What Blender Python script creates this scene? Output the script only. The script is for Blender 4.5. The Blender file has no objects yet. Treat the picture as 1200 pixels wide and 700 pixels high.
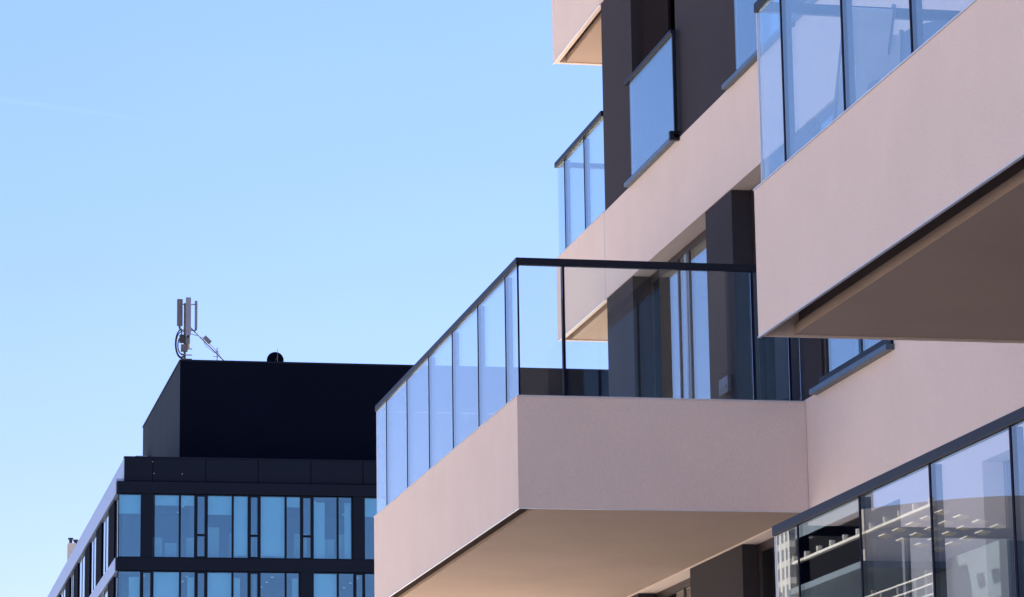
import bpy, bmesh, math, random
from mathutils import Vector, Matrix
random.seed(7)
R = math.radians
sc = bpy.context.scene
C = sc.collection

# ------------------------------------------------------------------ camera
PITCH, ROLL, YAW, FPX = 0.205705, -0.0147306, 0.207134, 3719.99
cy, sy, cp, sp = math.cos(YAW), math.sin(YAW), math.cos(PITCH), math.sin(PITCH)
fwd = Vector((sy*cp, cy*cp, sp)); rgt = Vector((cy, -sy, 0)); upv = rgt.cross(fwd)
r2 = math.cos(ROLL)*rgt + math.sin(ROLL)*upv
u2 = -math.sin(ROLL)*rgt + math.cos(ROLL)*upv
cam_d = bpy.data.cameras.new('camera'); cam = bpy.data.objects.new('camera', cam_d); C.objects.link(cam)
M4 = Matrix((r2, u2, -fwd)).transposed().to_4x4()
cam.matrix_world = M4
cam_d.sensor_width = 36; cam_d.sensor_fit = 'HORIZONTAL'; cam_d.lens = FPX/1200*36
cam_d.clip_start = 0.1; cam_d.clip_end = 20000
sc.camera = cam

# ------------------------------------------------------------------ light
SUN_AZ, SUN_EL = R(50), R(54)
w = bpy.data.worlds.new('World'); sc.world = w; w.use_nodes = True
nt = w.node_tree; nt.nodes.clear()
sky = nt.nodes.new('ShaderNodeTexSky'); sky.sky_type = 'NISHITA'; sky.sun_disc = False
sky.sun_elevation = SUN_EL; sky.sun_rotation = SUN_AZ
sky.air_density = 1.0; sky.dust_density = 0.35; sky.ozone_density = 2.2; sky.altitude = 100
bg = nt.nodes.new('ShaderNodeBackground'); bg.inputs[1].default_value = 0.075
wo = nt.nodes.new('ShaderNodeOutputWorld')
tint = nt.nodes.new('ShaderNodeMix'); tint.data_type = 'RGBA'; tint.blend_type = 'MULTIPLY'; tint.inputs[0].default_value = 1
# the day's colour of the air: a little deeper blue low down than the model's
stc = nt.nodes.new('ShaderNodeTexCoord'); ssx = nt.nodes.new('ShaderNodeSeparateXYZ'); srp = nt.nodes.new('ShaderNodeValToRGB')
srp.color_ramp.elements[0].position = .10; srp.color_ramp.elements[0].color = (.62, .575, .86, 1)
srp.color_ramp.elements[1].position = .32; srp.color_ramp.elements[1].color = (.64, .69, .90, 1)
nt.links.new(stc.outputs['Generated'], ssx.inputs[0]); nt.links.new(ssx.outputs[2], srp.inputs[0]); nt.links.new(srp.outputs[0], tint.inputs[7])
nt.links.new(sky.outputs[0], tint.inputs[6]); 
# faint high haze and one thin fading vapour trail
wtc = nt.nodes.new('ShaderNodeTexCoord'); wn = nt.nodes.new('ShaderNodeTexNoise'); wn.inputs['Scale'].default_value = 5; wn.inputs['Detail'].default_value = 7
wm = nt.nodes.new('ShaderNodeMapping'); wm.inputs['Scale'].default_value = (1, 1, 3.5)
nt.links.new(wtc.outputs['Generated'], wm.inputs[0]); nt.links.new(wm.outputs[0], wn.inputs['Vector'])
def pxray(x, y): return (fwd + r2*((x-600)/FPX) + u2*((350-y)/FPX)).normalized()
ra, rb = pxray(-120, 100), pxray(140, 136); tn = ra.cross(rb).normalized(); tm = pxray(20, 122)
def wmath(op, a, b=None, clamp=False):
    n = nt.nodes.new('ShaderNodeMath'); n.operation = op; n.use_clamp = clamp
    for i, q in enumerate((a, b)):
        if q is None: continue
        if isinstance(q, (int, float)): n.inputs[i].default_value = q
        else: nt.links.new(q, n.inputs[i])
    return n.outputs[0]
def wdot(v):
    n = nt.nodes.new('ShaderNodeVectorMath'); n.operation = 'DOT_PRODUCT'; nt.links.new(wtc.outputs['Generated'], n.inputs[0]); n.inputs[1].default_value = v
    return n.outputs['Value']
line = wmath('SUBTRACT', 1, wmath('DIVIDE', wmath('ABSOLUTE', wdot(tn)), .0011), True)
ends = wmath('SUBTRACT', 1, wmath('DIVIDE', wmath('SUBTRACT', 1, wdot(tm)), .0009), True)
trail = wmath('MULTIPLY', wmath('MULTIPLY', line, ends), .05)
hz_ = wmath('MULTIPLY_ADD', wn.outputs[0], .10); hz_.node.inputs[2].default_value = .95
gain = wmath('ADD', hz_, trail)
gm = nt.nodes.new('ShaderNodeVectorMath'); gm.operation = 'SCALE'
nt.links.new(tint.outputs[2], gm.inputs[0]); nt.links.new(gain, gm.inputs['Scale']); nt.links.new(gm.outputs[0], bg.inputs[0]); nt.links.new(bg.outputs[0], wo.inputs[0])
sd = bpy.data.lights.new('sun', 'SUN'); sd.energy = 5.0; sd.angle = R(0.53); sd.color = (1, 0.92, 0.79)
so = bpy.data.objects.new('sun', sd); C.objects.link(so)
sdir = Vector((math.sin(SUN_AZ)*math.cos(SUN_EL), math.cos(SUN_AZ)*math.cos(SUN_EL), math.sin(SUN_EL)))
so.rotation_euler = sdir.to_track_quat('Z', 'Y').to_euler(); so.location = (40, 40, 60)
vs = sc.view_settings
sc.display_settings.display_device = 'sRGB'
vs.view_transform = 'Standard'; vs.look = 'None'; vs.gamma = 1; vs.exposure = 1.72; vs.use_curve_mapping = False

# ------------------------------------------------------------------ materials
def newmat(name):
    m = bpy.data.materials.new(name); m.use_nodes = True
    t = m.node_tree
    return m, t, t.nodes['Principled BSDF']
def noise(t, scale, detail=4, rough=.55, vec=None):
    n = t.nodes.new('ShaderNodeTexNoise'); n.inputs['Scale'].default_value = scale
    n.inputs['Detail'].default_value = detail; n.inputs['Roughness'].default_value = rough
    if vec: t.links.new(vec, n.inputs['Vector'])
    return n
def obco(t, scale=(1, 1, 1)):
    tc = t.nodes.new('ShaderNodeTexCoord'); mp = t.nodes.new('ShaderNodeMapping')
    mp.inputs['Scale'].default_value = scale
    t.links.new(tc.outputs['Object'], mp.inputs['Vector'])
    return mp.outputs[0]
def solid(name, col, rough=.6, metal=0.0, var=.12, vscale=1.5, streak=0.0, bump=0.0, bscale=120, spec=.5, coat=0, grain=0):
    m, t, b = newmat(name)
    b.inputs['Roughness'].default_value = rough; b.inputs['Metallic'].default_value = metal
    b.inputs['Specular IOR Level'].default_value = spec
    if coat: b.inputs['Coat Weight'].default_value = coat; b.inputs['Coat Roughness'].default_value = .12
    n = noise(t, vscale, 6, .6, obco(t))
    mr = t.nodes.new('ShaderNodeMapRange'); mr.inputs[1].default_value = .3; mr.inputs[2].default_value = .7
    mr.inputs[3].default_value = 1-var; mr.inputs[4].default_value = 1+var
    t.links.new(n.outputs[0], mr.inputs[0])
    val = mr.outputs[0]
    if streak:
        s = noise(t, 3.0, 5, .65, obco(t, (1.6, 1.6, .12)))
        m2 = t.nodes.new('ShaderNodeMapRange'); m2.inputs[1].default_value = .35; m2.inputs[2].default_value = .75
        m2.inputs[3].default_value = 1+streak*.5; m2.inputs[4].default_value = 1-streak
        t.links.new(s.outputs[0], m2.inputs[0])
        mu = t.nodes.new('ShaderNodeMath'); mu.operation = 'MULTIPLY'
        t.links.new(val, mu.inputs[0]); t.links.new(m2.outputs[0], mu.inputs[1]); val = mu.outputs[0]
    if grain:
        g = noise(t, 75, 3, .7, obco(t)); m3 = t.nodes.new('ShaderNodeMapRange')
        m3.inputs[1].default_value = .3; m3.inputs[2].default_value = .7; m3.inputs[3].default_value = 1-grain; m3.inputs[4].default_value = 1+grain
        t.links.new(g.outputs[0], m3.inputs[0]); mu = t.nodes.new('ShaderNodeMath'); mu.operation = 'MULTIPLY'
        t.links.new(val, mu.inputs[0]); t.links.new(m3.outputs[0], mu.inputs[1]); val = mu.outputs[0]
    vm = t.nodes.new('ShaderNodeVectorMath'); vm.operation = 'SCALE'; vm.inputs[0].default_value = col
    t.links.new(val, vm.inputs['Scale']); t.links.new(vm.outputs[0], b.inputs['Base Color'])
    if bump:
        bn = noise(t, bscale, 3, .6, obco(t)); bp = t.nodes.new('ShaderNodeBump')
        bp.inputs['Strength'].default_value = bump; bp.inputs['Distance'].default_value = .004
        t.links.new(bn.outputs[0], bp.inputs['Height']); t.links.new(bp.outputs[0], b.inputs['Normal'])
    return m
def glass(name, tint, refl, ior=1.5, rough=0.0, gain=1.0, power=5.0):
    """thin pane: see-through with a fresnel mirror on each face"""
    m = bpy.data.materials.new(name); m.use_nodes = True; t = m.node_tree; t.nodes.clear()
    o = t.nodes.new('ShaderNodeOutputMaterial'); mx = t.nodes.new('ShaderNodeMixShader')
    tr = t.nodes.new('ShaderNodeBsdfTransparent'); tr.inputs[0].default_value = (*tint, 1)
    gl = t.nodes.new('ShaderNodeBsdfGlossy'); gl.inputs[0].default_value = (*refl, 1); gl.inputs['Roughness'].default_value = rough
    g = t.nodes.new('ShaderNodeNewGeometry')
    dt = t.nodes.new('ShaderNodeVectorMath'); dt.operation = 'DOT_PRODUCT'
    t.links.new(g.outputs['Normal'], dt.inputs[0]); t.links.new(g.outputs['Incoming'], dt.inputs[1])
    ab = t.nodes.new('ShaderNodeMath'); ab.operation = 'ABSOLUTE'; t.links.new(dt.outputs['Value'], ab.inputs[0])
    om = t.nodes.new('ShaderNodeMath'); om.operation = 'SUBTRACT'; om.inputs[0].default_value = 1; t.links.new(ab.outputs[0], om.inputs[1])
    pw = t.nodes.new('ShaderNodeMath'); pw.operation = 'POWER'; pw.inputs[1].default_value = power; t.links.new(om.outputs[0], pw.inputs[0])
    f0 = ((ior-1)/(ior+1))**2
    ma = t.nodes.new('ShaderNodeMath'); ma.operation = 'MULTIPLY_ADD'; ma.use_clamp = True
    ma.inputs[1].default_value = (1-f0)*gain; ma.inputs[2].default_value = f0*gain
    t.links.new(pw.outputs[0], ma.inputs[0])
    # very slight waviness of toughened glass
    n = noise(t, 1.3, 2, .5, obco(t)); bp = t.nodes.new('ShaderNodeBump'); bp.inputs['Strength'].default_value = .02
    bp.inputs['Distance'].default_value = .003
    t.links.new(n.outputs[0], bp.inputs['Height']); t.links.new(bp.outputs[0], gl.inputs['Normal'])
    t.links.new(ma.outputs[0], mx.inputs[0]); t.links.new(tr.outputs[0], mx.inputs[1]); t.links.new(gl.outputs[0], mx.inputs[2])
    t.links.new(mx.outputs[0], o.inputs[0])
    return m

M = {}
M['pink'] = solid('pink_stucco', (.74, .585, .50), .9, var=.03, vscale=1.3, streak=.009, bump=.45, bscale=160, spec=.25, grain=.07)
M['dark'] = solid('dark_stucco', (.034, .027, .031), .85, var=.08, vscale=1.2, streak=.03, bump=.5, bscale=160, spec=.3, grain=.10)
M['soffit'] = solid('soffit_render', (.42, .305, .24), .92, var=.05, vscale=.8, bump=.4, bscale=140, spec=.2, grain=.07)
M['rail'] = solid('anthracite_metal', (.009, .011, .020), .48, 0, var=.08, vscale=3, spec=.2)
M['post'] = solid('post_metal', (.007, .006, .02), .6, 0, var=.08, spec=.06)
M['sill'] = solid('grey_blue_metal', (.075, .115, .155), .35, .5, var=.10, vscale=3)
M['trim'] = solid('pale_edge_metal', (.62, .60, .62), .4, .4, var=.08, vscale=2)
M['frame'] = solid('brown_frame', (.032, .022, .022), .4, .1, var=.1, vscale=4)
M['framelt'] = solid('light_bar', (.35, .42, .5), .4, .4, var=.08)
M['inner'] = solid('room_plaster', (.34, .31, .29), .9, var=.06)
M['floorin'] = solid('room_floor', (.12, .09, .07), .6, var=.15)
M['curtain'] = solid('curtain_cloth', (.62, .62, .62), .9, var=.08, vscale=6)
M['gbal'] = glass('balustrade_glass', (.92, .96, .98), (.97, 1, .95), 1.5, power=3.4)
M['gwin'] = glass('window_glass', (.72, .80, .84), (.95, 1, .96), 3.2)
M['gguard'] = glass('guard_glass', (.82, .90, .96), (.94, 1, .96), 2.6)
M['goff'] = glass('office_glass', (.60, .80, .88), (.56, .82, .90), 2.45)
M['navy'] = solid('navy_panel', (.0028, .006, .016), .55, .0, var=.10, vscale=.5, spec=.10)
M['black'] = solid('black_sheet', (.0022, .0035, .010), .8, .0, var=.12, vscale=.3, spec=.03)
M['sidepanel'] = solid('grey_ribbed_sheet', (.085, .105, .14), .45, .2, var=.10, vscale=.4)
M['alu'] = solid('pale_aluminium', (.30, .38, .54), .4, .3, var=.05, vscale=.6)
M['galv'] = solid('galvanised_steel', (.11, .115, .135), .5, .3, var=.15, vscale=4)
M['antenna'] = solid('antenna_plastic', (.14, .155, .21), .5, 0, var=.08, vscale=2)
M['antdark'] = solid('antenna_grey', (.075, .072, .085), .6, 0, var=.15, vscale=3)
M['cable'] = solid('black_cable', (.015, .015, .018), .6)
M['concrete'] = solid('concrete', (.36, .34, .32), .9, var=.12, vscale=.7, bump=.3, bscale=40)
M['officeceil'] = solid('office_ceiling', (.45, .5, .55), .9, var=.05)
M['officewall'] = solid('office_wall', (.30, .38, .45), .9, var=.15, vscale=.35)
M['blind'] = solid('roller_blind', (.66, .70, .72), .9, var=.05)
M['stone'] = solid('reflected_stone', (.42, .38, .37), .8, var=.10, vscale=.6)
M['slate'] = solid('slate_cladding', (.10, .12, .16), .6, .1, var=.12, vscale=.5)
M['white'] = solid('white_metal', (.52, .49, .46), .45, .1, var=.05)
M['wood'] = solid('louvre_white', (.50, .46, .43), .6, var=.06)

def mat_ground():
    m, t, b = newmat('ground_sheet'); b.inputs['Roughness'].default_value = .92
    n = noise(t, .05, 8, .6, obco(t)); n2 = noise(t, 6, 6, .7, obco(t))
    cr = t.nodes.new('ShaderNodeValToRGB')
    cr.color_ramp.elements[0].position = .35; cr.color_ramp.elements[0].color = (.46, .41, .36, 1)
    cr.color_ramp.elements[1].position = .7; cr.color_ramp.elements[1].color = (.56, .51, .46, 1)
    t.links.new(n.outputs[0], cr.inputs[0])
    mx = t.nodes.new('ShaderNodeMix'); mx.data_type = 'RGBA'; mx.blend_type = 'MULTIPLY'; mx.inputs[0].default_value = .25
    t.links.new(cr.outputs[0], mx.inputs[6]); t.links.new(n2.outputs[0], mx.inputs[7])
    t.links.new(mx.outputs[2], b.inputs['Base Color'])
    return m
def mat_paving():
    m, t, b = newmat('paving'); b.inputs['Roughness'].default_value = .85
    br = t.nodes.new('ShaderNodeTexBrick'); br.inputs['Scale'].default_value = 2.0
    br.inputs['Color1'].default_value = (.60, .56, .51, 1); br.inputs['Color2'].default_value = (.54, .50, .46, 1)
    br.inputs['Mortar'].default_value = (.25, .22, .19, 1); br.inputs['Mortar Size'].default_value = .012
    t.links.new(obco(t), br.inputs['Vector']); t.links.new(br.outputs[0], b.inputs['Base Color'])
    return m
def mat_tower():
    m, t, b = newmat('tower_windows'); b.inputs['Roughness'].default_value = .5
    br = t.nodes.new('ShaderNodeTexBrick'); br.offset = 0; br.inputs['Scale'].default_value = 1.0
    br.inputs['Brick Width'].default_value = 1.5; br.inputs['Row Height'].default_value = 2.0
    br.inputs['Color1'].default_value = (.08, .09, .11, 1); br.inputs['Color2'].default_value = (.10, .10, .12, 1)
    br.inputs['Mortar'].default_value = (.36, .34, .33, 1); br.inputs['Mortar Size'].default_value = .36
    tc = t.nodes.new('ShaderNodeTexCoord'); sx = t.nodes.new('ShaderNodeSeparateXYZ'); cx = t.nodes.new('ShaderNodeCombineXYZ')
    ad = t.nodes.new('ShaderNodeMath')
    t.links.new(tc.outputs['Object'], sx.inputs[0]); t.links.new(sx.outputs[0], ad.inputs[0]); t.links.new(sx.outputs[1], ad.inputs[1])
    t.links.new(ad.outputs[0], cx.inputs[0]); t.links.new(sx.outputs[2], cx.inputs[1])
    t.links.new(cx.outputs[0], br.inputs['Vector']); t.links.new(br.outputs[0], b.inputs['Base Color'])
    return m
M['ground'] = mat_ground(); M['paving'] = mat_paving(); M['tower'] = mat_tower()
M['slatedark'] = solid('dark_slate', (.11, .14, .18), .7, var=.15, vscale=.5, spec=.2)
M['gap'] = solid('gap_shade', (.13, .10, .10), .9, spec=.05)  # shade inside the soffit channel, put in as a dark colour
M['recess_dark'] = solid('recess_darkness', (.014, .009, .009), .9, spec=.05)
M['bounce_wall'] = solid('bounce_wall', (.76, .76, .78), .9, var=.06)  # kept pale for the added block that bounces light
M['asphalt'] = solid('asphalt', (.055, .055, .058), .9, var=.2, vscale=2, bump=.4, bscale=60)
M['paint'] = solid('road_paint', (.75, .75, .72), .7, var=.1)
def mat_ribbed():
    m, t, b = newmat('ribbed_sheet'); b.inputs['Roughness'].default_value = .8; b.inputs['Base Color'].default_value = (.035, .05, .07, 1)
    b.inputs['Specular IOR Level'].default_value = .02
    wv = t.nodes.new('ShaderNodeTexWave'); wv.bands_direction = 'Y'; wv.inputs['Scale'].default_value = 1.2
    t.links.new(obco(t), wv.inputs['Vector'])
    bp = t.nodes.new('ShaderNodeBump'); bp.inputs['Strength'].default_value = .35; bp.inputs['Distance'].default_value = .03
    t.links.new(wv.outputs[0], bp.inputs['Height']); t.links.new(bp.outputs[0], b.inputs['Normal'])
    return m
M['ribbed'] = mat_ribbed()
def mat_lamp():
    m, t, b = newmat('office_lamp'); b.inputs['Emission Color'].default_value = (.8, .9, 1, 1); b.inputs['Emission Strength'].default_value = .12
    return m
M['lamp'] = mat_lamp()

# ------------------------------------------------------------------ mesh helpers
class MB:
    def __init__(s): s.v = []; s.f = []
    def box(s, x0, x1, y0, y1, z0, z1):
        if x0 > x1: x0, x1 = x1, x0
        if y0 > y1: y0, y1 = y1, y0
        if z0 > z1: z0, z1 = z1, z0
        n = len(s.v)
        s.v += [(x0,y0,z0),(x1,y0,z0),(x1,y1,z0),(x0,y1,z0),(x0,y0,z1),(x1,y0,z1),(x1,y1,z1),(x0,y1,z1)]
        s.f += [tuple(n+i for i in q) for q in ((0,3,2,1),(4,5,6,7),(0,1,5,4),(1,2,6,5),(2,3,7,6),(3,0,4,7))]
        return s
    def tube(s, a, b, r, r1=None, n=10, cap=True):
        a = Vector(a); b = Vector(b); d = (b-a).normalized()
        p = d.orthogonal().normalized(); q = d.cross(p); r1 = r if r1 is None else r1
        k = len(s.v)
        for i in range(n):
            t = 2*math.pi*i/n; c = p*math.cos(t)+q*math.sin(t)
            s.v.append(tuple(a+c*r)); s.v.append(tuple(b+c*r1))
        for i in range(n):
            j = (i+1) % n; s.f.append((k+2*i, k+2*i+1, k+2*j+1, k+2*j))
        if cap:
            s.f.append(tuple(k+2*i for i in range(n))); s.f.append(tuple(k+2*i+1 for i in reversed(range(n))))
        return s
    def path(s, pts, r, n=8):
        for a, b in zip(pts, pts[1:]): s.tube(a, b, r, n=n)
        return s
    def obox(s, c, ax, ay, az):
        """box around centre c with half-axis vectors"""
        c = Vector(c); ax = Vector(ax); ay = Vector(ay); az = Vector(az); n = len(s.v)
        for sx, sy_, sz in ((-1,-1,-1),(1,-1,-1),(1,1,-1),(-1,1,-1),(-1,-1,1),(1,-1,1),(1,1,1),(-1,1,1)):
            s.v.append(tuple(c+ax*sx+ay*sy_+az*sz))
        s.f += [tuple(n+i for i in q) for q in ((0,3,2,1),(4,5,6,7),(0,1,5,4),(1,2,6,5),(2,3,7,6),(3,0,4,7))]
        return s
    def prism(s, pts, y0, y1):
        """polygon in x,z extruded along y"""
        n = len(s.v); k = len(pts)
        s.v += [(x, y0, z) for x, z in pts]+[(x, y1, z) for x, z in pts]
        s.f.append(tuple(n+i for i in range(k))); s.f.append(tuple(n+k+i for i in reversed(range(k))))
        for i in range(k):
            j = (i+1) % k; s.f.append((n+i, n+k+i, n+k+j, n+j))
        return s
    def build(s, name, mat, parent=None, bevel=0, label=None, smooth=False):
        me = bpy.data.meshes.new(name); org = Vector((0, 0, 0))
        me.from_pydata(s.v, [], s.f); me.materials.append(M[mat] if isinstance(mat, str) else mat)
        bm = bmesh.new(); bm.from_mesh(me); bmesh.ops.recalc_face_normals(bm, faces=bm.faces)
        if bevel:
            bmesh.ops.bevel(bm, geom=list(bm.edges), offset=bevel, segments=2, affect='EDGES', profile=.6, clamp_overlap=True)
        if smooth:
            for f in bm.faces: f.smooth = len(f.verts) == 4
        bm.to_mesh(me); bm.free()
        o = bpy.data.objects.new(name, me); C.objects.link(o)
        if parent: o.parent = parent; o.matrix_parent_inverse = world_mat(parent).inverted()
        if label: o['label'] = label
        return o
def world_mat(o):
    m = Matrix.Translation(o.location)
    if o.parent: m = world_mat(o.parent) @ o.matrix_parent_inverse @ m
    return m
def thing(name, label, cat, loc=(0, 0, 0), group=None):
    o = bpy.data.objects.new(name, None); C.objects.link(o); o.location = loc
    o['label'] = label; o['category'] = cat
    if group: o['group'] = group
    return o
def struct(name, mb, mat): o = mb.build(name, mat); o['kind'] = 'structure'; return o

# ------------------------------------------------------------------ setting
G = -2.0
struct('ground', MB().box(-6000, 6000, -6000, 6000, G-.5, G-.15), 'ground')
struct('road', MB().box(-9.0, -2.0, -120, 600, G-.149, G-.146+.004), 'asphalt')
mk = MB()
for k in range(-30, 150): mk.box(-5.56, -5.44, k*4, k*4+2, G-.141, G-.138)
struct('road_marking', mk, 'paint')
struct('pavement', MB().box(-2.0, 7.9, -120, 60, G-.15, G), 'paving')
struct('kerb', MB().box(-2.16, -2.003, -120, 60, G-.14, G+.004), 'concrete')
struct('square', MB().box(-60, -9.16, -120, 110, G-.15, G+.002), 'paving')

# ------------------------------------------------------------------ apartment building
XF = 7.909
def zb(k): return 3.68+3.32*(k-2)
def ztop(k): return zb(k)+.96
Y_END, Y_NEAR = 32.70, -10.0
apt = thing('apartment_building', 'pink and dark rendered apartment building with glass fronted balconies filling the right half', 'building', (XF, 20, G))
XR = 22.0
# pink floor bands on the long facade
for k in range(0, 6):
    z0 = max(zb(k), G); top = ztop(k) if k < 5 else ztop(k)+.2
    MB().box(XF, XR, Y_NEAR, Y_END-.004, z0, top).build('floor_band', 'pink', apt)
# openings: (y0, y1, reveal, type)
OP = {
 2: [(28.62, 31.54, .20, 'door'), (26.45, 27.70, .20, 'door'), (23.19, 25.10, .03, 'sill'), (15.5, 20.77, .2, 'door'), (4, 7, .2, 'door'), (9, 12, .2, 'door')],
 3: [(29.56, 31.36, .155, 'french'), (25.6, 27.32, .155, 'french'), (23.19, 25.10, .1, 'french'), (15.5, 20.77, .2, 'door'), (4, 7, .2, 'door'), (9, 12, .2, 'door')],
 1: [(29.53, 31.6, .2, 'door'), (25.9, 27.69, .16, 'door'), (18.2, 21.35, .16, 'door'), (12, 15.5, .2, 'door'), (4, 7, .2, 'door')],
 0: [(29.53, 31.6, .2, 'door'), (25.9, 27.69, .16, 'door'), (18.2, 21.35, .16, 'door'), (12, 15.5, .2, 'door'), (4, 7, .2, 'door')],
}
OP[4] = OP[3]
PINK = {2: [(20.77, 23.19), (12, 15.5), (-10, 4)], 3: [(12, 15.5), (-10, 4)], 1: [(21.35, 23.19), (-10, 4)], 0: [(21.35, 23.19), (-10, 4)]}
PINK[4] = PINK[3]
TH = .30
for k in range(0, 5):
    z0, z1 = (ztop(k), zb(k+1)) if k > 0 else (G, zb(1))
    z0 += .0; ops = sorted(OP[k])
    solids = []; y = Y_NEAR
    for (a, b, d, ty) in ops: solids.append((y, a)); y = b
    solids.append((y, Y_END))
    for (a, b) in solids:
        cuts = [a, b]
        for (pa, pb) in PINK[k]:
            for q in (pa, pb):
                if a < q < b: cuts.append(q)
        cuts = sorted(cuts)
        for ya, yb in zip(cuts, cuts[1:]):
            mid = (ya+yb)/2
            if any(pa <= mid <= pb for pa, pb in PINK[k]):
                MB().box(XF+.0015, XF+TH, ya, yb, z0, z1).build('pink_wall', 'pink', apt)
            else:
                e = .004 if yb >= Y_END else 0
                MB().box(XF+.012, XF+TH, ya, yb-e, z0, z1).build('dark_panel', 'dark', apt)
MB().box(XF+.0007, XF+TH-.01, 17.9, 25.61, 3.455, zb(2)).build('lintel', 'pink', apt)
# end, rear and near walls, roof
ends = MB()
for k in range(0, 5):
    z0, z1 = (ztop(k), zb(k+1)) if k > 0 else (G, zb(1))
    ends.box(XF+TH, XR, Y_END-.25, Y_END-.01, z0, z1).box(XF+TH, XR, Y_NEAR+.01, Y_NEAR+.25, z0, z1).box(XR-.25, XR-.01, Y_NEAR+.25, Y_END-.25, z0, z1)
ends.build('outer_wall', 'dark', apt)
rooms = MB()
for k in range(0, 5):
    z0, z1 = (ztop(k), zb(k+1)) if k > 0 else (G, zb(1))
    rooms.box(12.5, 12.6, Y_NEAR+.3, Y_END-.3, z0+.01, z1-.01)
    for yy in (22.2, 28.1, 14, 8): rooms.box(XF+TH+.02, 12.49, yy, yy+.12, z0+.01, z1-.01)
rooms.build('room_wall', 'inner', apt)
rf = MB()
for k in range(1, 5): rf.box(XF+TH+.05, 12.4, Y_NEAR+.4, Y_END-.3, ztop(k)+.003, ztop(k)+.02)
rf.build('room_floor', 'floorin', apt)

def window(y0, y1, d, k, muls, curtain=None, label=None):
    z0, z1 = (ztop(k), zb(k+1)) if k > 0 else (G+.1, zb(1))
    xg = XF+d+.014; fx0, fx1 = XF+d, XF+d+.07
    fr = MB(); t = .065
    fr.box(fx0, fx1, y0, y0+t, z0, z1).box(fx0, fx1, y1-t, y1, z0, z1)
    fr.box(fx0, fx1, y0+t, y1-t, z0, z0+t+.02).box(fx0, fx1, y0+t, y1-t, z1-t, z1)
    edges = [y0+t]
    for m in sorted(muls):
        fr.box(fx0+.002, fx1, m-.022, m+.022, z0+t+.02, z1-t); edges += [m-.022, m+.022]
    edges.append(y1-t)
    f = fr.build('window', 'frame', apt, bevel=.004, label=label)
    # inner sash rims, set a little back and a little lighter
    for a, b in zip(edges[::2], edges[1::2]):
        s = MB(); q = .018; za, zc = z0+t+.02, z1-t
        s.box(xg-.004, xg+.03, a, a+q, za, zc).box(xg-.004, xg+.03, b-q, b, za, zc).box(xg-.004, xg+.03, a+q, b-q, za, za+q).box(xg-.004, xg+.03, a+q, b-q, zc-q, zc)
        s.build('sash', 'frame', f)
        MB().box(xg, xg+.012, a+q, b-q, za+q, zc-q).build('pane', 'gwin', f)
    if curtain:
        ya, yb = curtain; c = MB(); n = int((yb-ya)/.035); n0 = len(c.v)
        for i in range(n+1):
            yy = ya+(yb-ya)*i/n; xx = XF+d+.26+.025*math.sin(i*1.35)+.01*math.sin(i*.51)
            c.v += [(xx, yy, z0+.05), (xx, yy, z1-.05)]
        for i in range(n): c.f.append((2*i, 2*i+2, 2*i+3, 2*i+1))
        c.build('curtain', 'curtain', f)
    return f

def french(y0, y1, k, overshoot=.32, top=True):
    y0 = y0-.12
    zz = ztop(k)
    r = MB().box(XF-.075, XF-.018, y0-.02, y1+.03, zz+1.06, zz+1.10)
    p = r.build('window_guard', 'rail', apt, bevel=.006)
    MB().box(XF-.052, XF-.040, y0-.01, y1-.13, zz+.045, zz+1.06).build('pane', 'gguard', p)
    MB().box(XF-.064, XF-.003, y0+.0, y1+overshoot, zz-.008, zz+.034).build('bottom_rail', 'sill', p, bevel=.006)
    MB().box(XF-.06, XF-.03, y0-.028, y0+.0, zz+.045, zz+1.06).build('clamp', 'rail', p)
    MB().box(XF-.1, XF-.002, y0+.0, y0+.05, zz-.03, zz+.06).build('end_cap', 'rail', p)
    return p

MUL = {28.62: [30.41, 29.99], 15.5: [17.2, 19.0], 29.56: [30.35], 25.6: [26.5], 29.53: [30.5], 25.9: [26.8], 18.2: [19.8], 4: [5.5], 9: [10.5], 12: [13.7]}
for k in range(0, 5):
    for (a, b, d, ty) in OP[k]:
        cur = None
        if k == 1 and a == 18.2: cur = (20.0, 21.2)
        if k == 3 and a == 15.5: cur = (18.6, 20.7)
        if k == 2 and a == 15.5: cur = (19.4, 20.7)
        if k == 3 and a == 23.19: cur = (24.0, 25.0)
        window(a, b, d, k, MUL.get(a, []), cur)
        if ty == 'sill':
            MB().box(XF-.07, XF+.002, a-.02, b+.12, ztop(k)-.02, ztop(k)+.025).build('window_sill', 'sill', apt, bevel=.004)
            MB().box(XF-.02, XF+.07, a+.01, b-.01, ztop(k)+.026, ztop(k)+.10).build('window_board', 'rail', apt)
        if ty == 'french': french(a, b, k, overshoot=(.17 if a > 29 else .34) if k >= 3 else .1)
# light frame member in the big balcony window
MB().box(XF+.205, XF+.235, 30.10, 30.16, ztop(2)+.1, zb(3)-.07).build('sliding_sash', 'framelt', apt, label='pale upright of the sliding window behind the balcony')
# small square vent cover on the dark pier behind the main balcony
vp_ = MB().box(XF-.03, XF+.01, 27.86, 28.17, 5.125, 5.275).build('vent_cover', 'galv', apt, bevel=.004)
MB().box(XF-.036, XF-.0305, 27.90, 28.13, 5.15, 5.195).build('vent_slot', 'frame', vp_)
for k in (3, 4):  # dark sheets added for the dim interior and reveal reflection in the window
    for (a, b) in ((29.562, 29.70), (30.12, 31.22)):
        MB().box(XF+.09, XF+.11, a, b, ztop(k)+.05, zb(k+1)-.02).build('recess_dark_sheet', 'recess_dark', apt, label='added dark brown sheet standing in for the darkness of the narrow window')
# thin upright joint where the corner balcony meets the facade, and by the main balcony
MB().box(XF-.003, XF+.02, Y_END-.004, Y_END+.006, zb(3), ztop(3)).box(XF-.003, XF+.02, Y_END-.004, Y_END+.006, zb(4), ztop(4)).build('movement_joint', 'trim', apt)

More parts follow.
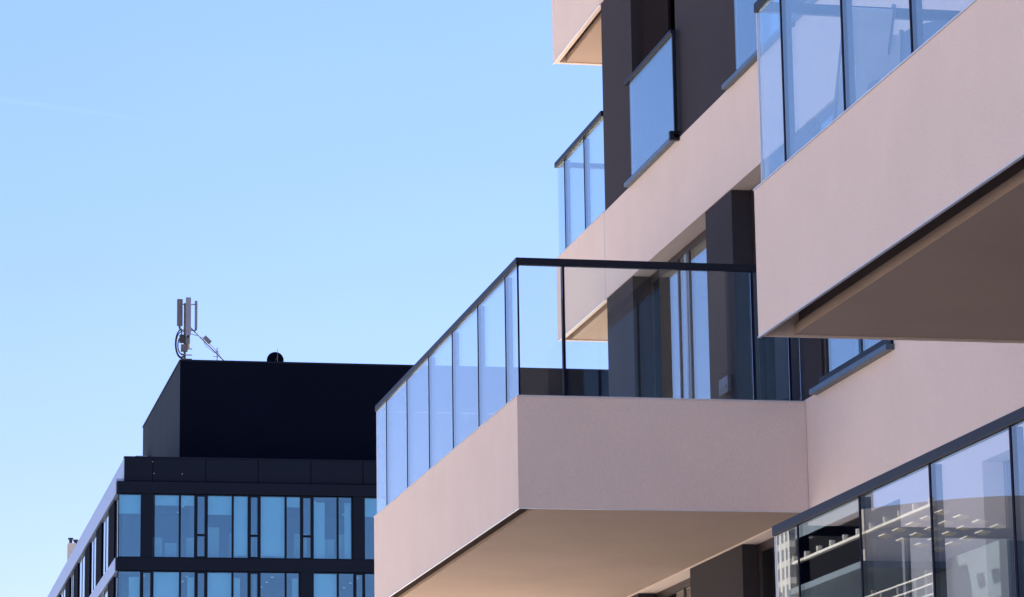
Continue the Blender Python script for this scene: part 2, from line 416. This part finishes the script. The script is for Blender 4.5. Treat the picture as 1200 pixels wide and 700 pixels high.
def balcony(k, y0, y1, posts, chan=.17, fposts=(), xo=5.4, far_glass=True, near_glass=True, zz=None, e=.045, rh=1.09, sh=.075):
    """parapet body with soffit channel, glass panels, posts and handrail. y0 near, y1 far."""
    z0, z1 = zz or (zb(k), ztop(k)); s = .028
    b = MB()
    b.box(xo, xo+s, y0, y1, z0, z1).box(xo+s, XF-.003, y0, y0+s, z0, z1).box(xo+s, XF-.003, y1-s, y1, z0, z1)
    b.box(xo+s, XF-.003, y0+s, y1-s, z0+.30, z1-.05)
    P = b.build('balcony', 'pink', apt)
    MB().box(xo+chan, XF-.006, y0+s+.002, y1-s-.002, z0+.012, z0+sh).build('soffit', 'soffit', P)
    MB().box(xo+chan+.025, XF-.006, y0+s+.025, y1-s-.025, z0+sh+.0005, z0+.299).build('shadow_gap', 'gap', P)  # dark box filling the channel where its shade would fall
    tr = MB()
    tr.box(xo-.006, xo+.05, y0-.006, y1+.006, z1+.001, z1+.011).box(xo+.05, XF-.01, y0-.006, y0+.05, z1+.001, z1+.011).box(xo+.05, XF-.01, y1-.05, y1+.006, z1+.001, z1+.011)
    tr.box(xo-.005, xo+.012, y0-.005, y1+.005, z0-.009, z0-.001).box(xo+.012, XF-.01, y0-.005, y0+.012, z0-.009, z0-.001)
    tr.build('edge_trim', 'trim', P)
    posts = [q*1.0042 for q in posts]; hz = z1+rh
    hr = MB().box(xo+.008, xo+.055, y0+.0, y1-e, hz, hz+.06)
    if near_glass: hr.box(xo+.055, XF-.01, y0+.0, y0+.065, hz, hz+.06)
    if far_glass: hr.box(xo+.055, XF-.01, y1-e-.065, y1-e, hz, hz+.06)
    hr.build('handrail', 'rail', P, bevel=.006)
    gx = xo+.022
    ys = [y0+.022]+sorted(posts)+[y1-e-.022]
    for a, c in zip(ys, ys[1:]):
        MB().box(gx, gx+.012, a+.011, c-.011, z1+.02, hz-.002).build('glass_panel', 'gbal', P)
    for q in sorted(posts):
        MB().box(gx-.003, gx+.062, q-.0125, q+.0125, z1+.012, hz-.001).build('post', 'post', P)
    MB().box(gx, gx+.012, y1-e-.021, y1-e-.001, z1+.02, hz-.002).build('glass_edge_glint', 'trim', P)  # pale strip standing in for light caught on the polished pane edge
    if near_glass:
        xs = [gx]+list(fposts)+[XF-.02]
        for a, c in zip(xs, xs[1:]):
            MB().box(a+.013, c-.011, y0+.022, y0+.034, z1+.02, hz-.002).build('glass_panel', 'gbal', P)
        for q in fposts:
            MB().box(q-.009, q+.009, y0+.022, y0+.085, z1+.012, hz-.001).build('post', 'post', P)
        MB().box(gx-.002, gx+.012, y0+.018, y0+.030, z1+.012, hz-.001).build('post', 'post', P)
    if far_glass:
        xm = [gx+.013, xo+.84, xo+1.68, XF-.02]
        for a, c in zip(xm, xm[1:]):
            MB().box(a+.011, c-.011, y1-e-.034, y1-e-.022, z1+.02, hz-.002).build('glass_panel', 'gbal', P)
        for q in xm[1:-1]:
            MB().box(q-.008, q+.008, y1-e-.085, y1-e-.022, z1+.012, hz-.001).build('post', 'post', P)
    return P
main_posts = [32.13, 30.88, 29.65, 28.42, 27.19, 25.98]
balcony(2, 25.55, 32.96, main_posts, .17, (5.82, 7.47, 7.79), zz=(3.68, 4.615), rh=1.13, sh=.045)
rp = [17.68, 16.51, 15.34, 14.17, 13.0, 11.83]
balcony(2, 11.15, 18.37, rp, .22, (6.3, 7.1), zz=(3.722, 4.64), e=.085, rh=1.12)
balcony(1, 11.15, 18.37, rp, .22, (6.3, 7.1), zz=(.40, 1.385), e=.125)

def corner_balcony(k):
    z0, z1 = zb(k), ztop(k); ya, yb = Y_END+.006, 35.1; s = .06; xe = 12.0
    b = MB().box(XF, XF+s, ya, yb, z0, z1).box(XF+s, xe, yb-s, yb, z0, z1).box(xe-s, xe, ya, yb-s, z0, z1)
    b.box(XF+s, xe-s, ya, yb-s, z0+.30, z1-.05)
    P = b.build('corner_balcony', 'pink', apt)
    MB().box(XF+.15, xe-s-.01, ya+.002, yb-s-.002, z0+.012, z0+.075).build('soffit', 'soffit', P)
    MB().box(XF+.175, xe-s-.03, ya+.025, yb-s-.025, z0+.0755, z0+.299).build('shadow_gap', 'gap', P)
    tr = MB().box(XF-.006, XF+.05, ya, yb+.006, z1+.001, z1+.011).box(XF+.05, xe, yb-.05, yb+.006, z1+.001, z1+.011)
    tr.box(XF-.005, XF+.012, ya, yb+.005, z0-.009, z0-.001)
    tr.build('edge_trim', 'trim', P)
    hz = z1+1.09
    MB().box(XF-.01, XF+.055, ya+.01, yb-.02, hz, hz+.06).box(XF+.055, xe, yb-.085, yb-.02, hz, hz+.06).build('handrail', 'rail', P, bevel=.006)
    gx = XF+.022; posts = [33.69, 34.69]
    ys = [ya+.01]+posts+[yb-.04]
    for a, c in zip(ys, ys[1:]): MB().box(gx, gx+.012, a+.011, c-.011, z1+.02, hz-.002).build('glass_panel', 'gbal', P)
    for q in posts: MB().box(gx-.003, gx+.062, q-.0125, q+.0125, z1+.012, hz-.001).build('post', 'post', P)
    xm = [gx+.013, XF+1.0, XF+2.0, XF+3.0, xe-.03]
    for a, c in zip(xm, xm[1:]): MB().box(a+.011, c-.011, yb-.055, yb-.043, z1+.02, hz-.002).build('glass_panel', 'gbal', P)
    for q in xm[1:-1]: MB().box(q-.008, q+.008, yb-.105, yb-.044, z1+.012, hz-.001).build('post', 'post', P)
corner_balcony(3); corner_balcony(4)

# ------------------------------------------------------------------ furniture behind the right balcony glass
def garden_chair(x, y, z, rz, label):
    t = thing('garden_chair', label, 'chair', (x, y, z)); t.rotation_euler = (0, 0, 0)
    c, s_ = math.cos(rz), math.sin(rz)
    def P(a, b, h): return (x+a*c-b*s_, y+a*s_+b*c, z+h)
    ax = Vector((c, s_, 0)); ay = Vector((-s_, c, 0))
    MB().obox(P(0, 0, .44), ax*.23, ay*.22, Vector((0, 0, .018))).build('seat', 'slate', t, bevel=.008)
    m = MB(); n = len(m.v); N = 8
    for i in range(N+1):
        a = -.23+.46*i/N; h = .92-.05*(2*abs(i/N-.5))**3
        for (bb, hh) in ((.22, .52), (.30, h)):
            m.v += [P(a, bb, hh), P(a, bb+.025, hh)]
    for i in range(N):
        k = n+4*i; m.f += [(k, k+4, k+6, k+2), (k+1, k+3, k+7, k+5), (k+2, k+6, k+7, k+3), (k, k+1, k+5, k+4)]
    m.f += [(n, n+2, n+3, n+1), (n+4*N, n+4*N+1, n+4*N+3, n+4*N+2)]
    m.build('backrest', 'slate', t)
    for a in (-.21, .21):
        MB().tube(P(a, -.2, 0), P(a, -.2, .43), .014).build('leg', 'rail', t)
        MB().path([P(a, .26, 0), P(a, .21, .43), P(a, .31, .88)], .014).build('leg', 'rail', t)
zf = 4.64
garden_chair(6.05, 17.55, zf, R(-60), 'dark grey garden chair beside the pale folded lounger behind the upper right glass')
pr = thing('folded_sunlounger', 'pale folded sunlounger leaning inside the upper right balcony glass', 'sunlounger', (5.75, 17.6, zf))
for (ya, yb, za, zc, xx, nm) in ((17.98, 17.08, .05, .80, 5.62, 'backrest'), (17.80, 17.25, .03, .70, 5.72, 'seat')):
    a = Vector((xx+.16, ya, zf+za)); b = Vector((xx+.02, yb, zf+zc)); d = (b-a)/2; n = Vector((1, 0, 0)).cross(d).normalized()
    MB().obox((a+b)/2+Vector((.12, 0, 0)), d, Vector((.14, 0, 0)), n*.012).build(nm, 'curtain', pr, bevel=.004)
    for sx in (-.02, .27):
        MB().tube(a+Vector((sx, 0, -.03)), b+Vector((sx, 0, .03)), .014).build('frame_rail', 'galv', pr)

# ------------------------------------------------------------------ office building on the left
YO = 145.0; XO = 11.87
off = thing('office_building', 'dark navy office building with blue glazed storeys and black rooftop block at left', 'building', (20, YO, G))
XE = 48.0; YB = 290.0
zfl = [21.27-3.553*i for i in range(0, 8)]     # top of each row of windows
H = 2.96
# top fascia and ledge
fp = MB(); xx = 12.16
pe = [12.16, 13.46, 15.9, 18.33, 20.8, 23.25, 25.7, 28.15, 30.6, 33.05, 35.5, 38, 40.5, 43, 45.5, XE]
for a, b in zip(pe, pe[1:]): fp.box(a+.018, b-.018, YO+.06, YO+.30, 21.86, 22.94)
fp.build('parapet', 'navy', off, bevel=.01)
MB().box(12.17, XE, YO+.09, YO+.34, 21.84, 22.90).build('parapet_backing', 'black', off)
MB().box(12.14, XE, YO+.04, YO+.5, 22.945, 23.0).build('coping', 'navy', off)
MB().box(11.81, XE, YO-.12, YO+.35, 21.28, 21.82).build('ledge', 'navy', off, bevel=.015)
MB().box(12.15, 12.40, YO+.31, YB, 21.84, 22.94).box(11.80, 12.149, YO+.36, YB, 21.30, 22.0).build('side_fascia', 'alu', off, label='pale aluminium fascia running back along the side')
MB().box(12.40, XE, YO+.35, YB, 21.35, 21.80).build('roof', 'concrete', off)
for i in range(1, 8):
    zt = zfl[i-1]-H
    MB().box(11.80, XE, YO-.06, YO+.30, zfl[i]+.01, zt).build('spandrel', 'navy', off, bevel=.01)
    MB().box(11.79, 12.05, YO+.31, YB, zfl[i]-.05, zt+.02).build('side_fascia', 'alu', off)
    MB().box(12.06, XE, YO+.31, YB, zfl[i]+.1, zt-.02).build('floor_slab', 'officeceil', off)
MB().box(11.9, XE, YO, YO+.3, G, zfl[7]+.0).build('plinth', 'navy', off)
# front windows: module positions
rowA = [11.875, 12.963, 13.517, 14.717, 15.439, 15.967, 17.161, 17.918, 18.419, 19.621, 20.353, 20.888, 22.053, 22.744]
rowB = [11.875, 12.963, 13.487, 14.747, 15.47, 15.967, 17.161, 17.918, 18.419, 19.58, 20.25, 20.888, 22.053, 22.80]
def pier(x0, x1, zt): MB().box(x0, x1, YO-.03, YO+.22, zt-H, zt+.01).build('pier', 'navy', off)
PERIOD = 10.35
def front_row(zt, row, vis):
    # (x0,x1,kind): fixed panes f, opening lights o, piers p
    base = ([(11.90, 12.95, 'f'), (12.97, 13.49, 'p'), (13.53, 14.70, 'f'), (14.73, 15.41, 'f'), (15.45, 15.93, 'o'), (15.97, 17.14, 'f'), (17.17, 17.88, 'f'), (17.92, 18.38, 'o'), (18.42, 19.60, 'f'), (19.63, 20.32, 'f'), (20.36, 20.85, 'o'), (20.89, 22.03, 'f'), (22.06, 22.72, 'f'), (22.76, 23.29, 'p')] if row == 0 else
            [(11.90, 12.95, 'f'), (12.99, 13.46, 'o'), (13.50, 14.73, 'f'), (14.76, 15.44, 'f'), (15.48, 15.93, 'o'), (15.97, 17.14, 'f'), (17.17, 17.88, 'f'), (17.92, 18.38, 'o'), (18.42, 19.60, 'f'), (19.63, 20.25, 'f'), (20.29, 20.87, 'p'), (20.89, 22.03, 'f'), (22.06, 22.80, 'f'), (22.84, 23.27, 'o')])
    cells = list(base); shift = 11.39
    n = 1
    while True:
        for (a, b, t) in base:
            if b+shift*n < XE: cells.append((a+shift*n, b+shift*n, t))
        n += 1
        if 11.9+shift*n > XE: break
    for (a, b, t) in cells:
        if t == 'p': pier(a, b, zt); continue
        z0, z1 = zt-H+.015, zt-.02
        f = MB(); q = .03 if t == 'f' else .075
        f.box(a-.015, a+q, YO-.01, YO+.12, z0, z1).box(b-q, b+.015, YO-.01, YO+.12, z0, z1).box(a+q, b-q, YO-.01, YO+.12, z0, z0+q).box(a+q, b-q, YO-.01, YO+.12, z1-q, z1)
        parts = [(z0+q, z1-q)]
        if t == 'o':
            zm = z0+1.06; f.box(a+q, b-q, YO-.01, YO+.12, zm-.05, zm+.05); parts = [(z0+q, zm-.05), (zm+.05, z1-q)]
        w_ = f.build('window', 'navy', off)
        for (za, zc) in parts: MB().box(a+q, b-q, YO+.04, YO+.055, za, zc).build('pane', 'goff', w_)
        rr = random.random()
        if rr < .42 and t == 'f':
            dz = random.choice([.5, .9, 1.9, 2.8]); MB().box(a+q, b-q, YO+.14, YO+.15, z1-dz, z1-.05).build('blind', 'blind', w_)
        elif rr < .70 and t == 'f':
            xa = a+(b-a)*random.choice([0.05, .5]); MB().box(xa, xa+(b-a)*.45, YO+.2, YO+.24, z0, z1-.25).build('blind', 'blind', w_)
for i in range(0, 5): front_row(zfl[i], i % 2, i < 2)
# rooms: columns, cabinets, ceiling lamps, back walls
iw = MB(); lamps = MB(); desk = MB()
for i in range(0, 5):
    zt = zfl[i]; iw.box(12.4, XE-.3, YO+7.5, YO+7.6, zt-H+.02, zt+.08)
    for x in (15.5, 20.9, 27, 33, 40): iw.box(x, x+.3, YO+3.0, YO+3.3, zt-H+.02, zt+.08)
    for x in (13.8, 18.2, 22.9, 29): iw.box(x, x+.1, YO+.6, YO+7.4, zt-H+.02, zt+.08) if random.random() < .5 else None
    for x in range(13, 47, 2):
        for yy in (2.0, 4.0, 6.0):
            lamps.box(x+.2, x+.32, YO+yy, YO+yy+.12, zt-.02, zt+.02)
    for x in range(13, 47):
        if random.random() < .6:
            h = random.choice([.75, 1.0, 1.25, 1.5]); desk.box(x+.1, x+.1+random.uniform(.3, .9), YO+.7, YO+1.3, zt-H+.03, zt-H+.03+h)
iw.build('room_wall', 'officewall', off)
lamps.build('ceiling_lamp', 'lamp', off)
desk.build('cabinet', 'curtain', off)
# side elevation: deep dark piers with narrow bright panes between
for i in range(0, 5):
    zt = zfl[i]; y = YO+.31; z0, z1 = zt-H+.02, zt-.05
    first = True;
    glassy = MB()
    while y < YB-6:
        a = y; pane = 1.7 if first else random.choice([3.2, 4.2, 5.0]); first = False
        f = MB().box(11.91, 11.98, a, a+.12, z0, z1).box(11.91, 11.98, a+pane*.5, a+pane*.5+.12, z0, z1).box(11.91, 11.98, a+.12, a+pane*.5, z1-.08, z1)
        g = f.build('side_window', 'rail', off)
        MB().box(11.93, 11.945, a+.12, a+pane*.5, z0, z1).build('pane', 'gwin', g); MB().box(11.93, 11.945, a+pane*.5+.12, a+pane, z0, z1).build('pane', 'gwin', g)
        y = a+pane
        MB().box(11.87, 12.25, y, y+3.4, z0, z1).build('side_pier', 'black', off)
        y += 3.4
# rooftop block
MB().box(15.19, XE-4, 150, 169.5, 21.8, 28.44).build('rooftop_block', 'black', off)
MB().box(15.175, 15.189, 150.02, 159.7, 21.8, 28.42).box(15.175, 15.189, 159.75, 169.5, 21.8, 28.42).build('ribbed_cladding', 'ribbed', off, label='grey ribbed side cladding of the rooftop block')
MB().box(15.15, XE-4, 149.97, 169.6, 28.445, 28.53).build('coping', 'navy', off)
MB().box(14.4, 15.0, 165.0, 167.0, 21.8, 26.2).build('duct', 'alu', off)
for zz, x in ((28.2, 21), (27.9, 22), (27.2, 19), (25.3, 17.5)): pass
off_dots = MB()
for (x, z) in ((13.43, 22.75), (14.8, 22.2), (13.5, 22.2), (16.1, 21.75)): off_dots.box(x, x+.03, YO+.045, YO+.06, z, z+.03)
off_dots.build('fixing', 'white', off)

# ------------------------------------------------------------------ rooftop equipment
ant = thing('phone_mast', 'rooftop phone mast with three upright grey antennas on the black block', 'antenna', (15.5, 151, 28.53))
YA = 151.0; Z0 = 28.53
MB().tube((15.5, YA, Z0), (15.5, YA, 31.5), .06).build('mast', 'galv', ant)
for (x, yy, za, zc, w_, mt) in ((15.24, YA-.1, 30.35, 31.68, .135, 'antdark'), (15.63, YA-.35, 29.85, 31.72, .125, 'antenna'), (16.05, YA+.1, 30.33, 31.66, .065, 'antenna')):
    o = MB().box(x-w_, x+w_, yy-.07, yy+.07, za, zc).build('panel_antenna', mt, ant, bevel=.03)
    MB().tube((x, yy+.12, za-.12), (x, yy+.12, zc-.1), .03).build('bracket_pole', 'galv', o)
    c_ = MB()
    for q in (-.05, 0, .05): c_.tube((x+q, yy, za), (x+q*.6, yy, za-.13), .016)
    c_.build('connector', 'cable', o)
MB().tube((15.2, YA, 31.45), (16.05, YA, 31.45), .028).tube((15.2, YA, 30.17), (16.05, YA, 30.17), .032).build('cross_arm', 'galv', ant)
MB().tube((15.72, YA, 30.35), (17.5, YA, 28.62), .032).build('brace', 'galv', ant)
MB().tube((17.3, YA, Z0+.02), (17.65, YA, Z0+.02), .05).tube((17.5, YA, Z0), (17.5, YA, Z0+.16), .06).build('foot', 'galv', ant)
d = Vector((1.78, 0, -1.73)).normalized(); nrm = Vector((d.z, 0, -d.x))
MB().obox((16.58, YA-.1, 29.70), d*.21, Vector((0, .08, 0)), nrm*.095).build('amplifier_box', 'galv', ant, bevel=.02)
ru = MB().box(15.3, 15.62, YA-.3, YA-.05, 29.08, 29.42).build('radio_unit', 'antdark', ant, bevel=.02)
MB().box(15.22, 15.46, YA-.3, YA-.1, 29.50, 29.9).build('radio_unit', 'cable', ant, bevel=.02)
MB().box(15.52, 15.72, YA-.3, YA-.1, 29.45, 29.84).build('radio_unit', 'galv', ant, bevel=.02)
MB().tube((15.66, YA-.2, 29.2), (15.66, YA-.2, 29.86), .07).build('radio_unit', 'soffit', ant, label='pale brown cylinder on the mast')
cb = MB()
for (dx, r_) in ((0, .34), (.05, .30), (.14, .20)):
    pts = [(15.28+dx*.3, YA-.2, 30.2-dx*.2)]
    for i in range(0, 13):
        a = math.pi/2+math.pi*i/12; pts.append((15.33+math.cos(a)*r_*.9, YA-.2+dx*.3, 29.45+math.sin(a)*r_*2.1-dx*.5))
    pts.append((15.5, YA-.1, 28.9)); MB().path(pts, .03, 6).build('cable', 'cable', ant)
cb.path([(15.5, YA-.2, 29.9), (15.4, YA-.25, 30.05), (15.26, YA-.1, 30.2)], .02, 6)
cb.build('cable', 'cable', ant); cb = MB()
cb.path([(15.75, YA-.05, 29.99), (16.1, YA-.05, 29.9), (16.4, YA-.05, 29.8), (16.9, YA-.1, 29.3), (17.2, YA-.1, 28.95)], .014, 6)
cb.build('cable', 'cable', ant); cb = MB()
cb.path([(16.35, YA-.1, 29.75), (16.5, YA-.1, 29.42), (16.95, YA-.1, 29.05)], .012, 6)
cb.build('cable', 'cable', ant)
cl = MB()
for z in (28.75, 28.95, 29.25): cl.tube((15.32, YA, z), (15.85, YA, z), .03)
cl.box(15.56, 15.85, YA-.1, YA+.1, Z0, 28.72).build('clamp', 'galv', ant)

dish = thing('satellite_dish', 'round dark satellite dish with a thin rod standing on the roof edge', 'dish', (19.95, 151.4, 28.53))
m = MB(); N = 32
prev = None
for ri, (rr_, yy) in enumerate(((.42, 151.30), (.41, 151.24), (.30, 151.32), (.15, 151.37), (.02, 151.39))):
    ring = []
    for i in range(N):
        a = 2*math.pi*i/N; m.v.append((19.95+rr_*math.cos(a), yy, 28.84+rr_*math.sin(a))); ring.append(len(m.v)-1)
    if prev:
        for i in range(N): m.f.append((prev[i], prev[(i+1) % N], ring[(i+1) % N], ring[i]))
    prev = ring
m.f.append(tuple(prev))
m.build('reflector', 'black', dish, smooth=True)
MB().tube((19.95, 151.5, Z0), (19.95, 151.5, 28.9), .05).build('stand', 'galv', dish)
MB().tube((19.95, 151.38, 28.82), (19.98, 151.0, 28.9), .02).build('feed_arm', 'galv', dish)
rod = thing('lightning_rod', 'thin upright rod in front of the round dish', 'rod', (19.97, 150.6, 28.53))
MB().tube((19.97, 150.6, Z0), (19.97, 150.6, 29.28), .018, .01).build('rod', 'galv', rod)
MB().tube((19.97, 150.6, Z0), (19.97, 150.6, Z0+.06), .07).build('base', 'concrete', rod)
ya_ = thing('small_aerial', 'tiny crossed aerial beside the foot of the mast brace', 'aerial', (17.05, 150.8, 28.53))
MB().tube((17.05, 150.8, Z0), (17.05, 150.8, 29.3), .022).build('pole', 'galv', ya_)
MB().tube((16.85, 150.8, 28.86), (17.25, 150.8, 28.86), .014).tube((16.95, 150.8, 29.1), (17.15, 150.8, 29.1), .012).build('element', 'galv', ya_)
ch = thing('rooftop_chimney', 'small pale chimney with dark cowls on the far roof edge at left', 'chimney', (14.9, 224, 23))
MB().box(14.75, 15.3, 222, 223, 21.8, 29.0).build('stack', 'stone', ch, bevel=.03)
cw = MB()
for i in range(3): cw.tube((14.95+.35*i, 222.5, 28.6), (14.95+.35*i, 222.5, 29.35-.12*i), .11)
for i in range(3): cw.tube((14.95+.35*i, 222.5, 29.3-.12*i), (14.95+.35*i, 222.5, 29.42-.12*i), .19)
cw.build('cowl', 'cable', ch)

# ------------------------------------------------------------------ building across the street (seen mirrored in the lower balcony glass)
opp = thing('terrace_building', 'long building with a white louvred sunshade, mirrored in the lower right glass', 'building', (-18, 70, G))
XV = lambda x: 10.8-x
xa = XV(24.6)
MB().box(xa-12, xa, 60, 98, 1.8, 6.6).build('wall', 'slatedark', opp)
MB().box(xa-12, xa, 60, 98, G, 1.79).build('ground_floor_wall', 'stone', opp)
MB().box(xa-12, xa-.3, 66.5, 98, 6.6, 9.0).build('upper_wall', 'slatedark', opp)
pts = [(XV(22.9), 8.9)]
for i in range(13):
    t = i/12; pts.append((XV(22.9+9*t), 10.15+.38*math.sin(math.pi*t)))
pts.append((XV(31.9), 8.9))
MB().prism(pts, 70.05, 75.4).build('roof', 'slatedark', opp)
MB().box(XV(23.2), XV(22.9), 70.06, 75.4, 8.9, 11.8).build('side_wall', 'slatedark', opp)
MB().prism(pts, 69.9, 70.04).build('gable', 'stone', opp)
MB().prism([(XV(22.7), 8.75), (XV(22.7), 8.9), (XV(32.2), 8.9), (XV(32.2), 8.75)], 69.6, 75.6).build('eave', 'slatedark', opp)
sl = MB().box(XV(22.86), XV(22.74), 64.8, 75.2, 9.50, 9.56)
for i in range(11): sl.box(XV(22.86), XV(22.74), 64.9+i*1.02, 64.96+i*1.02, 9.56, 9.70)
sl.build('sunshade_beam', 'white', opp)
lv = MB()
for i in range(11):
    for j in range(4):
        lv.obox((XV(23.15+j*.42), 65.2+i*.98, 9.42-j*.10), (.10, 0, .02), (0, .24, 0), (0, 0, .012))
lv.build('louvre', 'wood', opp)
for i in range(5): MB().box(XV(24.5), XV(24.4), 70+i*4, 70.12+i*4, 6.6, 9.6).build('column', 'white', opp)
for i in range(12):
    f = MB().box(xa+.002, xa+.05, 61+i*3, 61.1+i*3, 2.0, 6.0).box(xa+.002, xa+.05, 63.3+i*3, 63.4+i*3, 2.0, 6.0).box(xa+.002, xa+.05, 61.1+i*3, 63.3+i*3, 5.9, 6.0).build('window', 'white', opp)
    MB().box(xa+.004, xa+.02, 61.1+i*3, 63.3+i*3, 2.0, 5.9).build('pane', 'goff', f)
tr_ = MB()
for i in range(4):
    z = 7.40+i*.22; tr_.tube((XV(22.8), 65, z), (XV(22.8), 71, z), .022, n=6)
for i in range(6): tr_.tube((XV(22.8), 65+1.2*i, 6.5), (XV(22.8), 65+1.2*i, 8.1), .018, n=6)
tr_.build('terrace_railing', 'white', opp)
MB().box(xa, XV(22.7), 60, 96, 6.3, 6.59).build('terrace_slab', 'slatedark', opp)
tw = thing('office_tower', 'tall pale tower block with small windows, mirrored at the left of the glass', 'tower', (-45, 300, G))
MB().box(-95, -88.9, 330, 345, G, 52).build('wall', 'tower', tw)
MB().box(-93.5, -90.5, 332, 343, 52, 55).build('roof_housing', 'stone', tw)

# ------------------------------------------------------------------ unseen pale block added behind the camera to bounce light onto the balcony fronts
bk = thing('bounce_block', 'added pale block behind the viewer, bouncing sunlight onto the balcony fronts', 'building', (0, -40, G))
MB().box(-40, 40, -48, -34, G, 11.2).build('wall', 'bounce_wall', bk)
for i in range(16):
    for j in range(4):
        f = MB().box(-38+i*4.9, -35.6+i*4.9, -34, -33.94, -.6+j*3.3, -.5+j*3.3).build('window', 'white', bk)
        MB().box(-38+i*4.9, -35.6+i*4.9, -34, -33.97, -.49+j*3.3, 1.2+j*3.3).build('pane', 'goff', f)
MB().box(-40.2, 40.2, -48.2, -33.8, 11.2, 11.6).build('coping', 'white', bk)
